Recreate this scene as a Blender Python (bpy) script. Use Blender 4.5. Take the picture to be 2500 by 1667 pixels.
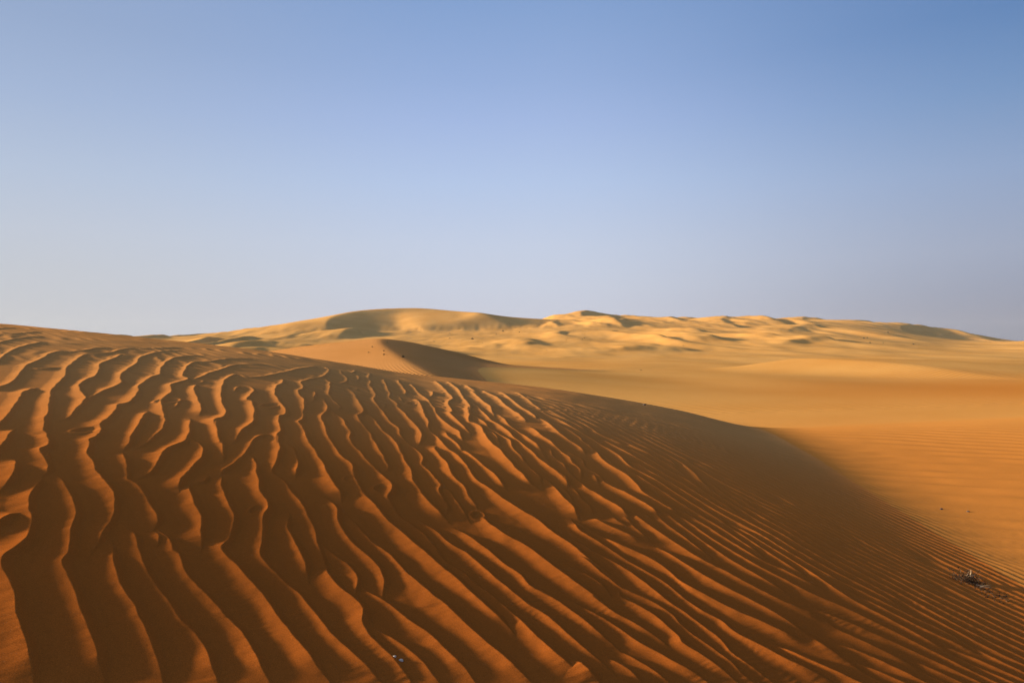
import bpy, math, random
import numpy as np

# ---------------------------------------------------------------- camera, sky, sun, exposure
scene = bpy.context.scene
for o in list(bpy.data.objects):
    bpy.data.objects.remove(o)
R = math.radians
SUN_EL, SUN_AZ = 9.9, -78.0
EXPOSURE = 1.2          # azimuth: degrees clockwise from straight ahead (+Y)
cam_d = bpy.data.cameras.new("camera")
cam = bpy.data.objects.new("camera", cam_d)
scene.collection.objects.link(cam)
cam_d.lens = 24; cam_d.sensor_width = 36; cam_d.sensor_fit = 'HORIZONTAL'
cam_d.clip_start = 0.05; cam_d.clip_end = 20000
cam.location = (0, 0, 0); cam.rotation_euler = (R(90), 0, 0)   # eye level is z = 0
scene.camera = cam

world = bpy.data.worlds.new("World"); scene.world = world
world.use_nodes = True
wn = world.node_tree.nodes; wl = world.node_tree.links
wn.clear()
# desert sky: three elevation ramps (towards the sun, across it, away from it), all hazy and pale at the horizon
def slin(c): return tuple((v / 255 / 12.92) if v / 255 < .04045 else ((v / 255 + .055) / 1.055) ** 2.4 for v in c)
tcw = wn.new("ShaderNodeTexCoord"); sepw = wn.new("ShaderNodeSeparateXYZ")
nrw = wn.new("ShaderNodeVectorMath"); nrw.operation = 'NORMALIZE'
wl.new(tcw.outputs['Generated'], nrw.inputs[0]); wl.new(nrw.outputs[0], sepw.inputs[0])
def sky_ramp(stops):
    r = wn.new("ShaderNodeValToRGB"); r.color_ramp.interpolation = 'EASE' if False else 'LINEAR'
    e = r.color_ramp.elements
    while len(e) > 1: e.remove(e[-1])
    e[0].position = stops[0][0]; e[0].color = (*slin(stops[0][1]), 1)
    for p, c in stops[1:]:
        k = e.new(p); k.color = (*slin(c), 1)
    wl.new(sepw.outputs['Z'], r.inputs[0]); return r
ZEN = (1.0, (98, 130, 180))  # overhead sky, out of view, brightened to lift the shadow fill
rL = sky_ramp([(0, (196, 198, 202)), (.03, (198, 200, 205)), (.09, (196, 201, 210)), (.134, (193, 201, 215)), (.203, (182, 196, 218)), (.29, (164, 183, 214)), (.371, (150, 171, 205)), (.6, (126, 152, 196)), ZEN])
rC = sky_ramp([(0, (195, 199, 214)), (.038, (198, 202, 217)), (.08, (199, 206, 222)), (.139, (195, 206, 227)), (.224, (180, 199, 231)), (.305, (163, 185, 226)), (.355, (151, 176, 219)), (.447, (132, 162, 208)), (.65, (114, 145, 194)), ZEN])
rR = sky_ramp([(0, (135, 140, 156)), (.03, (146, 150, 166)), (.11, (156, 166, 188)), (.203, (143, 164, 198)), (.29, (117, 149, 192)), (.371, (95, 132, 182)), (.6, (88, 122, 174)), ZEN])
hz = wn.new("ShaderNodeCombineXYZ"); wl.new(sepw.outputs['X'], hz.inputs[0]); wl.new(sepw.outputs['Y'], hz.inputs[1])
hn = wn.new("ShaderNodeVectorMath"); hn.operation = 'NORMALIZE'; wl.new(hz.outputs[0], hn.inputs[0])
dt = wn.new("ShaderNodeVectorMath"); dt.operation = 'DOT_PRODUCT'; wl.new(hn.outputs[0], dt.inputs[0])
dt.inputs[1].default_value = (math.sin(R(-82)), math.cos(R(-82)), 0)
def mrange(a, b):
    m = wn.new("ShaderNodeMapRange"); m.inputs[1].default_value = a; m.inputs[2].default_value = b; m.interpolation_type = 'SMOOTHSTEP'
    wl.new(dt.outputs['Value'], m.inputs[0]); return m
def wmix(f, c1, c2):
    m = wn.new("ShaderNodeMix"); m.data_type = 'RGBA'; wl.new(f.outputs[0], m.inputs[0]); wl.new(c1, m.inputs[6]); wl.new(c2, m.inputs[7]); return m.outputs[2]
c_ = wmix(mrange(-.60, .12), rR.outputs[0], rC.outputs[0])
c_ = wmix(mrange(.20, .75), c_, rL.outputs[0])
# pale dusty aureole round the low sun, added wholly left of the frame for warm fill
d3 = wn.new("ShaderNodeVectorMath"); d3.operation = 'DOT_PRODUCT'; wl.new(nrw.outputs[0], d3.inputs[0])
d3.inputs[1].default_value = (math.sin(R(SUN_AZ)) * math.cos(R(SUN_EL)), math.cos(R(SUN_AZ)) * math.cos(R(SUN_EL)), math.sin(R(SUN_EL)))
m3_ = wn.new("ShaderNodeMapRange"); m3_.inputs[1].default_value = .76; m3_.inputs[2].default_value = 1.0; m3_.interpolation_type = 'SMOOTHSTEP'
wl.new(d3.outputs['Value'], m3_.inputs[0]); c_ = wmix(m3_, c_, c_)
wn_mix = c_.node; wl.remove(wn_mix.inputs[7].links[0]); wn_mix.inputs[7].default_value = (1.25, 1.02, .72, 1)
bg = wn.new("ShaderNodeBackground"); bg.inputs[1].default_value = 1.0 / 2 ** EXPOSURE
wo = wn.new("ShaderNodeOutputWorld")
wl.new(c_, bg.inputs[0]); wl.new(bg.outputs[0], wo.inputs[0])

sun_d = bpy.data.lights.new("sun", 'SUN'); sun = bpy.data.objects.new("sun", sun_d)
scene.collection.objects.link(sun)
sun_d.energy = 5.0; sun_d.angle = R(4.0); sun_d.color = (1.0, 0.84, 0.60)
sun_dir = np.array([math.sin(R(SUN_AZ)) * math.cos(R(SUN_EL)), math.cos(R(SUN_AZ)) * math.cos(R(SUN_EL)), math.sin(R(SUN_EL))])
from mathutils import Vector
sun.rotation_euler = Vector(sun_dir).to_track_quat('Z', 'Y').to_euler()
sun.location = (-40, 15, 30)
scene.view_settings.view_transform = 'Standard'; scene.view_settings.look = 'None'
scene.view_settings.exposure = EXPOSURE; scene.view_settings.gamma = 1.0

# ---------------------------------------------------------------- helpers
F = 1667.0                                    # focal length in the pixels of the 2500 px photograph
def sst(a, b, x):
    t = np.clip((x - a) / (b - a), 0, 1); return t * t * (3 - 2 * t)

rng = np.random.RandomState(7)
PERM = rng.permutation(4096).astype(np.int32)
GX = np.cos(np.arange(4096) * 2.399963); GY = np.sin(np.arange(4096) * 2.399963)
def noise(x, y, seed=0):
    x = np.asarray(x, dtype=np.float64) + seed * 37.13; y = np.asarray(y, dtype=np.float64) - seed * 17.7
    xi = np.floor(x).astype(np.int64); yi = np.floor(y).astype(np.int64)
    fx = x - xi; fy = y - yi
    u = fx * fx * fx * (fx * (fx * 6 - 15) + 10); v = fy * fy * fy * (fy * (fy * 6 - 15) + 10)
    def g(a, b, dx, dy):
        h = PERM[(PERM[a & 4095] + b) & 4095]
        return GX[h] * dx + GY[h] * dy
    n00 = g(xi, yi, fx, fy); n10 = g(xi + 1, yi, fx - 1, fy)
    n01 = g(xi, yi + 1, fx, fy - 1); n11 = g(xi + 1, yi + 1, fx - 1, fy - 1)
    a = n00 + u * (n10 - n00); b = n01 + u * (n11 - n01)
    return (a + v * (b - a)) * 1.5
def fbm(x, y, oct=3, seed=0):
    s = 0; a = 1.0
    for k in range(oct):
        s = s + a * noise(x * 2 ** k, y * 2 ** k, seed + k); a *= .5
    return s

# ---------------------------------------------------------------- the shape of the land
SK = np.array([(-1.2, .052), (-1.0, .046), (-.75, .026), (-.6, .012), (-.52, .003), (-.40, -.009), (-.30, -.023), (-.15, -.049),
               (0, -.062), (.09, -.073), (.21, -.094), (.33, -.124), (.39, -.140), (.45, -.158), (.52, -.181), (.60, -.208),
               (.65, -.226), (.75, -.265), (.95, -.35)])
_us = np.linspace(-1.2, .95, 800); _vs = np.interp(_us, SK[:, 0], SK[:, 1])
_k = np.exp(-.5 * (np.arange(-60, 61) / 16.) ** 2); _k /= _k.sum()
_vs = np.convolve(np.pad(_vs, 60, 'reflect', reflect_type='odd'), _k, 'valid')
def dune(x, y):
    """the foreground dune: a broad back that tilts to the right and rolls over about 20 m away"""
    ys = np.maximum(y, .3); u = x / ys; uc = np.clip(u, -1.15, .95)
    m = np.interp(uc, _us, _vs) + .084
    w = sst(4, 10, y) * sst(1.6, 1.1, np.abs(u))
    xl = -(1.2 + .78 * y); xx = np.where(x < xl, xl + .35 * (x - xl), x)
    z = -1.6 + .022 * y - .158 * xx + w * (m * y - .022 * y + .158 * xx)
    z = z - .007 * np.maximum(0, y - 16) ** 2
    z = z - .02 * np.maximum(0, x - 6) ** 2 * (1 - w)
    return np.maximum(z, -30 + 0 * z)

BV = np.array([(3, -.9), (8, -.352), (14, -.213), (22, -.146), (30, -.112), (45, -.0775), (60, -.058), (85, -.0405), (115, -.029), (160, -.018),
               (230, -.009), (310, -.001), (400, .006), (520, .012)])
BSK = np.array([(-1.5, .004), (-.8, .004), (-.55, .004), (-.43, .010), (-.33, .018), (-.2, .020), (-.1, .020), (0, .022), (.04, .028), (.1, .037), (.2, .034),
                (.3, .032), (.42, .031), (.5, .026), (.56, .018), (.62, .004), (.7, -.006), (.9, -.008), (1.5, -.008)])
_ub = np.linspace(-1.5, 1.5, 900); _vb = np.interp(_ub, BSK[:, 0], BSK[:, 1])
_kb = np.exp(-.5 * (np.arange(-30, 31) / 9.) ** 2); _kb /= _kb.sum()
_vb = np.convolve(np.pad(_vb, 30, 'edge'), _kb, 'valid')
_lb = np.linspace(math.log(3), math.log(520), 600); _v0b = np.interp(_lb, np.log(BV[:, 0]), BV[:, 1])
_v0b = np.convolve(np.pad(_v0b, 30, 'reflect', reflect_type='odd'), _kb, 'valid')
def land(x, y):
    """everything beyond the foreground dune, without its single dunes"""
    ys = np.maximum(y, 3.0); u = np.clip(x / ys, -1.5, 1.5)
    v0 = np.interp(np.log(ys), _lb, _v0b)
    vk = np.interp(u, _ub, _vb)
    g = sst(100, 500, ys)
    z = (v0 * (1 - g) + vk * g) * ys
    z = z - np.maximum(0, ys - 560) * .05
    lf = sst(-.02, -.25, u) * sst(20, 40, ys) * sst(330, 120, ys)
    z = z - .5 * lf
    z = z + 1.1 * np.exp(-((x + 7) / 15.) ** 2 - ((ys - 60) / 20.) ** 2)
    # the hollow right of the dune rises gently to the right
    k = sst(60, 20, ys)
    z = z + k * .045 * (x - 6 - .15 * ys)
    # broad swell
    z = z + sst(25, 70, ys) * (.25 * noise(x / 17., y / 30., 3)) * sst(500, 200, ys)
    fz = sst(105, 210, ys) * (1 - .93 * sst(1.25, .7, np.sqrt(((u + .12) / .2) ** 2 + ((ys - 380) / 120.) ** 2)))
    z = z + fz * (1.1 * noise(x / 40. + .25 * y / 46., y / 190., 5) + .30 * noise(x / 15. + .15 * y / 15., y / 60., 6))
    p = (x + .22 * y + 16 * noise(x / 50., y / 130., 7) + 5 * noise(x / 17., y / 45., 8)) / 20.
    f = p - np.floor(p)
    h = np.where(f < .70, f / .70, 1 - (f - .70) / .30); h = h * h * (3 - 2 * h)
    z = z + fz * h * np.maximum(0, .15 + noise(x / 36., y / 90., 9)) * 2.4
    return z

def edge_x(y):                                  # foot of the shaded flank
    return np.interp(y, [1, 3, 5, 7.9, 13.6, 20, 30, 45], [2.9, 3.6, 4.2, 4.9, 6.05, 6.95, 8.3, 10.5])
_q = np.linspace(-5, 20, 600)
_s0 = .150 + .0 * _q
_sp = np.interp(_q, [-5, -3.4, -2.2, -1.1, -.6, 0, .6, 1.4, 4, 8, 12, 20], [.155, .165, .190, .215, .200, .08, .01, -.03, -.045, -.055, -.05, -.02])
_kq = np.exp(-.5 * (np.arange(-20, 21) / 8.) ** 2); _kq /= _kq.sum()
_sp = np.convolve(np.pad(_sp, 20, 'edge'), _kq, 'valid')
_SI = np.concatenate([[0], np.cumsum((_sp[1:] + _sp[:-1]) / 2 * np.diff(_q))])
_FI = np.clip(np.interp(_q, [-5, -2, 0, 1.5], [0, 1, 1, 0]), 0, 1) * 0
def near_ground(x, y, parts=False):
    q = x - edge_x(y)
    xs = np.minimum(x, edge_x(y) - 5)
    flank = np.interp(q, _q, _SI)
    peak = np.interp(y, [2, 4, 6, 8, 12, 22], [.68, .76, .84, .92, 1.0, 1.04])
    dn = dune(xs, y) - flank * peak
    b = land(x, y)
    w = sst(17, 30, y) * sst(-2.0, 2.0, q)
    wb = sst(19, 28, y); k = .12
    b2 = (dn - 1.2) * (1 - wb) + b * wb
    m = np.maximum(dn, b2)
    z = m + k * np.log(np.exp((dn - m) / k) + np.exp((b2 - m) / k))
    z = z * (1 - w) + b * w
    over = dn - b2
    if parts: return z, over, q
    return z

def on_surface(px, py, fn, y0=1.2, y1=900., n=500):
    """where the sight line through each traced point meets a height field"""
    px = np.asarray(px, float); py = np.asarray(py, float)
    u = (px - 1250) / F; v = (833.5 - py) / F
    ys = y0 * (y1 / y0) ** (np.arange(n) / (n - 1.))
    Y = ys[None, :]; U = u[:, None]; V = v[:, None]
    hit = fn(U * Y, Y + 0 * U) >= V * Y
    i = np.where(hit.any(1), hit.argmax(1), n - 1); i = np.maximum(i, 1)
    a = ys[i - 1].copy(); b = ys[i].copy()
    for _ in range(22):
        c = (a + b) / 2; h = fn(u * c, c) >= v * c
        b = np.where(h, c, b); a = np.where(h, a, c)
    return u * b, b, hit.any(1)

def smooth_line(P, step):
    """Catmull-Rom through the rows of P, resampled about every step metres"""
    P = np.asarray(P, float)
    if len(P) < 3:
        n = max(2, int(np.hypot(*(P[-1, :2] - P[0, :2])) / step) + 1)
        return P[0] + (P[-1] - P[0]) * np.linspace(0, 1, n)[:, None]
    Q = np.vstack([2 * P[0] - P[1], P, 2 * P[-1] - P[-2]]); out = []
    for i in range(1, len(Q) - 2):
        n = max(2, int(math.ceil(np.hypot(*(Q[i + 1, :2] - Q[i, :2])) / step)))
        t = (np.arange(n) / n)[:, None]
        a, b, c, d = Q[i - 1], Q[i], Q[i + 1], Q[i + 2]
        out.append(.5 * (2 * b + (c - a) * t + (2 * a - 5 * b + 4 * c - d) * t ** 2 + (3 * b - a - 3 * c + d) * t ** 3))
    out.append(P[-1:]); return np.vstack(out)

def add_crest(Hh, X, Y, us, ys, L, A, lee, sw, shape=1.35, rnd=False):
    """raise a ridge along L: gentle face (width sw) on the right-hand side of travel, steep lee face on the left-hand side"""
    reach = np.maximum(A / lee * 1.6, sw) * 1.02
    x0, x1 = (L[:, 0] - reach).min(), (L[:, 0] + reach).max()
    y0, y1 = (L[:, 1] - reach).min(), (L[:, 1] + reach).max()
    y0 = max(y0, ys[0] * .9)
    j0 = max(0, np.searchsorted(ys, y0) - 1); j1 = min(len(ys), np.searchsorted(ys, y1) + 1)
    uu = [x0 / y0, x0 / y1, x1 / y0, x1 / y1]
    i0 = max(0, np.searchsorted(us, min(uu)) - 1); i1 = min(len(us), np.searchsorted(us, max(uu)) + 1)
    if j1 - j0 < 2 or i1 - i0 < 2: return
    Xs = X[j0:j1, i0:i1]; Ys = Y[j0:j1, i0:i1]
    best = np.full(Xs.shape, 1e9); sd = np.zeros(Xs.shape); ta = np.zeros(Xs.shape); tw = np.ones(Xs.shape)
    yy = ys[j0:j1]; uq = us[i0:i1]
    for k in range(len(L) - 1):
        ax, ay = L[k, :2]; bx, by = L[k + 1, :2]; r = max(reach[k], reach[k + 1])
        ya = max(min(ay, by) - r, ys[0] * .9); yb = max(ay, by) + r
        ja = max(0, np.searchsorted(yy, ya) - 1); jb = min(len(yy), np.searchsorted(yy, yb) + 1)
        xa, xb = min(ax, bx) - r, max(ax, bx) + r
        q = [xa / ya, xa / yb, xb / ya, xb / yb]
        ia = max(0, np.searchsorted(uq, min(q)) - 1); ib = min(len(uq), np.searchsorted(uq, max(q)) + 1)
        if jb - ja < 1 or ib - ia < 1: continue
        sl = (slice(ja, jb), slice(ia, ib))
        dx, dy = bx - ax, by - ay; l2 = dx * dx + dy * dy + 1e-12
        px = Xs[sl] - ax; py = Ys[sl] - ay
        t = np.clip((px * dx + py * dy) / l2, 0, 1)
        ex = px - t * dx; ey = py - t * dy; d2 = ex * ex + ey * ey
        m = d2 < best[sl]
        side = np.where(dx * py - dy * px > 0, 1.0, -1.0)
        best[sl] = np.where(m, d2, best[sl]); sd[sl] = np.where(m, side, sd[sl])
        ta[sl] = np.where(m, A[k] + t * (A[k + 1] - A[k]), ta[sl]); tw[sl] = np.where(m, sw[k] + t * (sw[k + 1] - sw[k]), tw[sl])
    ok = best < 1e8
    d = np.sqrt(np.where(ok, best, 0)) * sd
    wl_ = np.maximum(ta / lee, 1e-5)
    t1 = np.clip(1 + d / tw, 0, 1); hs = t1 * t1 * (3 - 2 * t1) if rnd else t1 ** shape
    q = d / wl_                                           # lee face: straight then easing out
    hl = np.where(q < .75, 1 - q * .95, 0.2875 * np.clip(1 - (q - .75) / .65, 0, 1) ** 2)
    h = np.where(d < 0, hs, np.maximum(hl, 0)) * ta * ok
    cur = Hh[j0:j1, i0:i1]
    Hh[j0:j1, i0:i1] = np.maximum(cur, h)

# ---------------------------------------------------------------- ripple crests traced on the foreground dune
def T(sx, x0, y0, s):
    out = []
    for ln in s.strip().split('\n'):
        v = [float(a) for a in ln.replace(',', ' ').split()]
        out.append([(x0 + v[i] / sx, y0 + v[i + 1] / sx) for i in range(0, len(v), 2)])
    return out
CRESTS = []
CRESTS += T(2.351, 0, 1000, """240,390 235,415 190,490 158,575 183,620 183,680 150,750 90,800 40,835 12,865 10,920 40,990 75,1090 110,1200 140,1320 175,1450 205,1580
150,598 60,615 0,655 -60,690
335,385 370,430 405,500 428,580 430,650 405,720 385,780 370,840 345,890 350,930 375,980 410,1040 450,1130 490,1220 520,1300 550,1400 570,1480 600,1580
500,190 505,270 530,310 545,365 580,390 620,440 655,500 660,570 645,630 600,700 560,760 515,820
640,780 645,860 670,960 700,1040 760,1120 800,1200 840,1290 870,1390 900,1480 935,1580
720,670 770,730 785,790 820,860 860,960 910,1040 980,1130 1040,1220 1110,1300 1160,1380 1200,1460 1265,1580
710,250 712,300 730,370 740,412 790,435 850,530 900,610 905,650 885,690
885,700 908,730 902,790
910,690 970,760 990,820 1030,840 1060,920 1120,1010 1200,1100 1290,1200 1380,1300 1440,1400 1500,1480 1575,1580
1095,60 1080,160 1060,190 990,220 930,270 890,330 855,370 790,400
1078,165 1130,200 1165,235 1155,280 1110,340 1050,390 1025,430 1022,475
1090,430 1085,470 1120,560 1150,640 1158,720 1155,800
1440,265 1465,310 1480,400 1495,480 1525,535 1528,580 1505,620 1515,690 1500,770 1495,830 1520,880 1600,970 1700,1060 1780,1150 1881,1262 1980,1370 2090,1480 2180,1580
1265,380 1275,450 1310,550 1335,620 1335,690 1310,760 1270,800 1300,850 1370,920 1450,1020 1520,1110 1600,1210 1680,1310 1780,1430 1900,1568
1660,600 1655,680 1680,740 1720,830 1750,910 1775,980
1600,140 1605,230 1585,300 1560,360 1610,400 1650,450 1720,540 1760,610 1810,690 1830,780 1850,880 1890,960
1600,150 1500,155 1450,190 1420,240 1350,310 1280,360 1262,385
1245,60 1250,180 1280,210 1282,300
1190,380 1165,420 1100,430
60,290 95,300 90,350 50,420 0,470
290,250 270,290 235,322""")
CRESTS += T(2.94, 0, 760, """330,95 180,88 0,82 -100,85
480,118 300,112 120,120 0,126 -100,132
300,150 150,160 0,172 -100,180
300,183 200,190 80,207 0,228 -80,245
325,222 250,235 150,260 60,300 0,345 -60,390
810,268 700,268 560,292 430,292 360,310 300,345 240,375 180,405 130,470 70,525 0,548 -80,570
430,405 300,418 185,410
1300,262 1100,270 950,270 870,280 800,300 680,310 600,320 555,350 510,385 475,415 470,460 440,500 400,545 370,570 360,630 350,700 320,790 300,860 340,890 350,930 335,985 290,1010 330,1070 350,1130 320,1180 280,1200
870,310 850,330 780,360 720,385 710,430 690,470 640,490 590,520 570,545 585,590 610,630 590,670 540,720 490,770 430,790
1290,285 1150,295 1050,320 1000,345 980,380 920,420 870,460 865,500 870,520 830,545 760,570 680,610 620,640
1470,320 1350,325 1270,335 1200,365 1160,410 1150,455 1090,480 1040,510 1000,540 990,590 950,640 900,670 850,680 830,720 790,770 720,820 720,870 690,920 640,935 630,1000
1840,345 1650,345 1500,365 1400,370 1350,400 1320,440 1312,470 1350,492 1280,520 1220,540 1238,580 1200,610 1160,650 1170,720 1185,780 1170,850 1110,910 1050,950 980,985
1930,385 1700,390 1600,420 1500,450 1440,480 1370,495 
1060,725 1000,810 940,920 890,1000
1415,530 1395,570 1420,640 1450,710 1440,740
1275,640 1272,680 1240,700
2280,400 2150,415 2050,440 1900,470 1780,480 1690,460 1620,500 1590,560 1590,620 1600,680 1625,740 1600,770 1540,790 1560,860 1570,930 1600,980
1800,545 1828,580 1800,605 1770,640 1812,660 1822,760 1800,820 1740,860 1700,920 1665,950
1770,560 1720,545 1680,585
2030,490 2030,520 1985,545 1975,600 2010,660 2050,710 2045,750 2000,765 2012,860 1990,900 2000,985
250,555 160,600 110,680 60,750 0,805 -50,850
100,850 60,910 0,990 -50,1060""")
CRESTS += T(5.227, 700, 860, """490,195 540,230 520,280 440,325 300,350 200,380 190,410 210,450 190,485 145,500 170,560 225,630 230,700 210,770 215,850 190,885 150,900 180,950 240,1060 270,1160 340,1250 400,1330 450,1420 485,1480 580,1670 665,1800 693,1870
480,335 530,380 555,400 550,480 540,550 590,610 640,660 675,700 665,725 600,735
500,590 482,640 510,680 515,740 480,800 445,850 480,930 510,1020 540,1110 600,1200 660,1290 740,1370 820,1450 860,1540 870,1600 878,1640 935,1760 980,1850 1110,1975 1245,2110 1425,2290 1625,2470 1845,2645 2045,2830 2225,2990 2440,3190 2675,3400 2870,3580
340,500 365,540 345,610 310,640
700,240 690,270 740,310 775,350 750,390 690,405 590,395
880,240 840,265 720,270
900,300 925,330 900,365 830,365
1060,270 1050,340 1080,390 1060,440 1100,480 1135,560 1110,610 1150,680 1200,740 1270,830 1340,910 1420,980 1450,1050 1500,1130 1600,1210 1690,1290 1745,1370 1730,1440 1800,1510 1880,1600 1965,1710 1935,1775 2000,1890 2045,1998 2025,2065
770,470 860,540 890,600 950,690 985,750 940,800 905,825 930,890 1000,970 1060,1050 1110,1150 1180,1250 1230,1350 1275,1450 1270,1510 1220,1540
560,740 640,810 720,880 770,960 815,1060 805,1120 840,1190 930,1280 1000,1370 1070,1460 1140,1530 1210,1580 1330,1690 1330,1800 1290,1865 1335,1975 1420,2090 1555,2180 1710,2310 1890,2510 2000,2665 2200,2800 2400,2980 2620,3130 2845,3330 3090,3580 3270,3735 3470,3910 3690,4070 3920,4220
1000,780 1100,850 1170,940 1240,1020 1320,1090 1400,1180 1460,1280 1490,1370 1550,1450 1600,1568 1645,1710 1755,1870 1890,2020 2045,2155
1240,350 1270,430 1320,540 1310,590 1400,660 1430,720 1500,790 1580,880 1660,960 1720,1060 1715,1140 1680,1190
1430,360 1440,400 1490,460 1525,520 1510,545
1390,530 1440,570 1475,640
1580,410 1640,470 1700,540 1800,610 1850,680 1885,720 1900,780 1980,860 2050,930 2120,975 2200,1020 2240,1100 2250,1130
1640,600 1700,660 1730,720 1760,800 1800,880 1810,980 1850,1030 1920,1090 2000,1190 2100,1270 2200,1350 2300,1450 2378,1600 2555,1732 2755,1888 2955,2020 3180,2155 3400,2330 3645,2490 3910,2690 4182,2866
1860,500 1860,560 1800,575
1890,370 1970,430 2060,520 2120,600 2060,650 2120,770 2080,775 2150,850 2250,940 2352,1060
2060,380 2190,480 2260,590 2330,680 2350,770
2030,1020 2080,1090 2160,1160 2230,1240 2240,1270
1900,1210 1890,1250 1950,1330 2040,1420 2090,1520 2120,1600 2265,1732 2335,1865 2425,2000
20,1170 80,1250 130,1360 140,1450 130,1600
1270,660 1240,710 1200,720
2280,420 2400,500 2480,560
2200,540 2300,600 2420,680 2500,760""")
CRESTS += T(5.2275, 1000, 900, """740,480 770,560 850,620 950,690 1030,770 1120,820 1240,890 1300,930 1310,990 1350,1060 1420,1130 1450,1200 1560,1290 1640,1370 1700,1480
1030,790 1100,850 1130,920 1160,1000
850,500 950,570 1040,660 1140,720 1250,800 1350,890 1450,970 1540,1040 1620,1130 1750,1240 1880,1330 1970,1420 2000,1500
930,280 1050,340 1130,380 1200,450 1300,530 1400,590 1490,680
1100,570 1200,640 1300,750 1400,820 1500,880 1600,960 1660,1050 1720,1130 1800,1210
740,500 765,600 760,680 820,700 900,740 940,800 980,880 1050,970 1130,1030 1200,1110 1270,1190 1350,1280 1440,1360 1520,1460 1600,1510
800,290 880,370 960,440 1040,490 1060,560 1090,620
1150,300 1230,340 1330,420 1430,500 1560,580 1640,650
1350,300 1430,340 1520,400 1600,470 1700,540""")
CRESTS += T(2.351, 700, 1000, """880,440 940,480 990,560 1045,640
1010,230 1100,300 1180,370 1230,420 1262,462
1120,600 1150,650 1200,690 1270,740 1370,800 1480,880 1600,970 1720,1050 1830,1120 1881,1150
980,690 1070,750 1160,820 1260,900 1350,960 1400,1020 1470,1060 1560,1110 1680,1200 1800,1290 1881,1350
770,640 850,700 930,770 1030,830 1120,910 1200,980 1300,1050 1400,1130 1500,1200 1600,1290 1700,1370 1800,1450 1881,1520
370,620 420,700 500,780 590,840 680,930 760,1010 830,1080 920,1150 1000,1220 1080,1290 1180,1380 1290,1470 1410,1580
215,780 260,840 330,890 400,960 415,1000 400,1060 405,1110
245,520 290,580 295,650 330,720 400,800 470,860 540,930 565,1000 550,1080
420,1005 480,1060 560,1110 640,1170 740,1240 840,1310 930,1400 1020,1490 1095,1580
200,880 240,960 310,1040 380,1100 440,1160 440,1220 480,1300 540,1370 610,1450 680,1530 715,1580
445,1225 520,1270 610,1320 700,1390 790,1470 885,1580""")
CRESTS += T(3.76, 1400, 1250, """0,1380 100,1450 240,1580
290,1330 400,1400 520,1480 630,1580
400,1255 500,1325 600,1390 750,1480 890,1585
0,820 150,920 330,1020 480,1120 620,1220 800,1320 950,1410 1100,1480 1260,1585
0,670 100,740 250,840 400,950 550,1030 700,1110 850,1210
0,520 120,590 250,680 350,780
420,745 440,790 560,860 700,940 830,1040 920,1110 980,1170 1000,1220 1120,1300 1270,1390 1400,1480 1530,1585
0,380 120,450 250,560 350,640 440,710 600,780 750,850 900,950 980,1040 1060,1110 1200,1210 1350,1320 1460,1400 1540,1480 1680,1590
0,250 150,350 300,430 450,520 600,620 750,740 880,840 1050,950 1200,1060 1350,1180 1430,1290 1560,1380 1700,1470 1870,1590
0,90 60,180 200,270 350,360 500,460 650,550 800,640 900,710 1050,830 1200,930 1350,1010 1480,1120 1600,1190 1750,1270 1900,1350 2050,1420 2256,1500 2500,1620""")
CRESTS += T(4.704, 1300, 930, """0,690 80,770 130,860 205,945
180,760 215,800 240,870 310,930 350,960 400,1040 480,1110 560,1180 620,1240 700,1280 780,1330 880,1400 1000,1470 1120,1568
0,540 100,630 200,700 280,770 380,850 430,890 470,950 540,1010 550,1080 570,1150
0,820 80,910 180,990 300,1060 370,1110 385,1160 400,1230
100,1100 200,1180 300,1290 380,1380 460,1460 530,1568
330,780 450,840 560,910 620,1000 700,1050 780,1110 830,1170 930,1230 1050,1290 1200,1370 1350,1450 1500,1568
0,360 120,450 240,540 330,620 450,710 540,770 600,830
260,480 400,560 540,650 580,700 660,760 740,830 800,900 880,970 960,1020 1060,1080 1130,1130 1200,1200 1250,1280 1400,1370 1600,1480 1750,1568
320,1200 400,1290 480,1410
470,1230 540,1320 600,1400 660,1470 700,1530
690,1060 720,1120 770,1180""")
PITS = [(2.351, 0, 1000, 500, 122, 40), (2.351, 0, 1000, 1487, 577, 34), (2.94, 0, 760, 1205, 650, 46),
        (2.351, 700, 1000, 365, 398, 24), (2.351, 700, 1000, 548, 455, 34), (2.351, 700, 1000, 1095, 610, 30), (2.94, 0, 760, 1400, 510, 30),
        (2.94, 0, 760, 1940, 680, 40), (5.227, 700, 860, 830, 470, 45), (5.227, 700, 860, 1590, 660, 50)]

def near_only(x, y): return near_ground(x, y)
lines = []
for pts in CRESTS:
    a = np.array(pts)
    x, y, ok = on_surface(a[:, 0], a[:, 1], near_ground, 1.2, 24., 420)
    a = np.stack([x, y], 1)[ok]
    if len(a) < 2: continue
    # drop points that jump behind the brow
    keep = [0]
    for i in range(1, len(a)):
        if np.hypot(*(a[i] - a[keep[-1]])) < 6.0: keep.append(i)
    a = a[keep]
    if len(a) < 2: continue
    lines.append(smooth_line(a, .07))

def wave_len(x, y):
    return .40 - .028 * np.clip(x + 3, 0, 8)
allp = np.vstack([np.column_stack([L, np.full(len(L), i)]) for i, L in enumerate(lines)])

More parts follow.
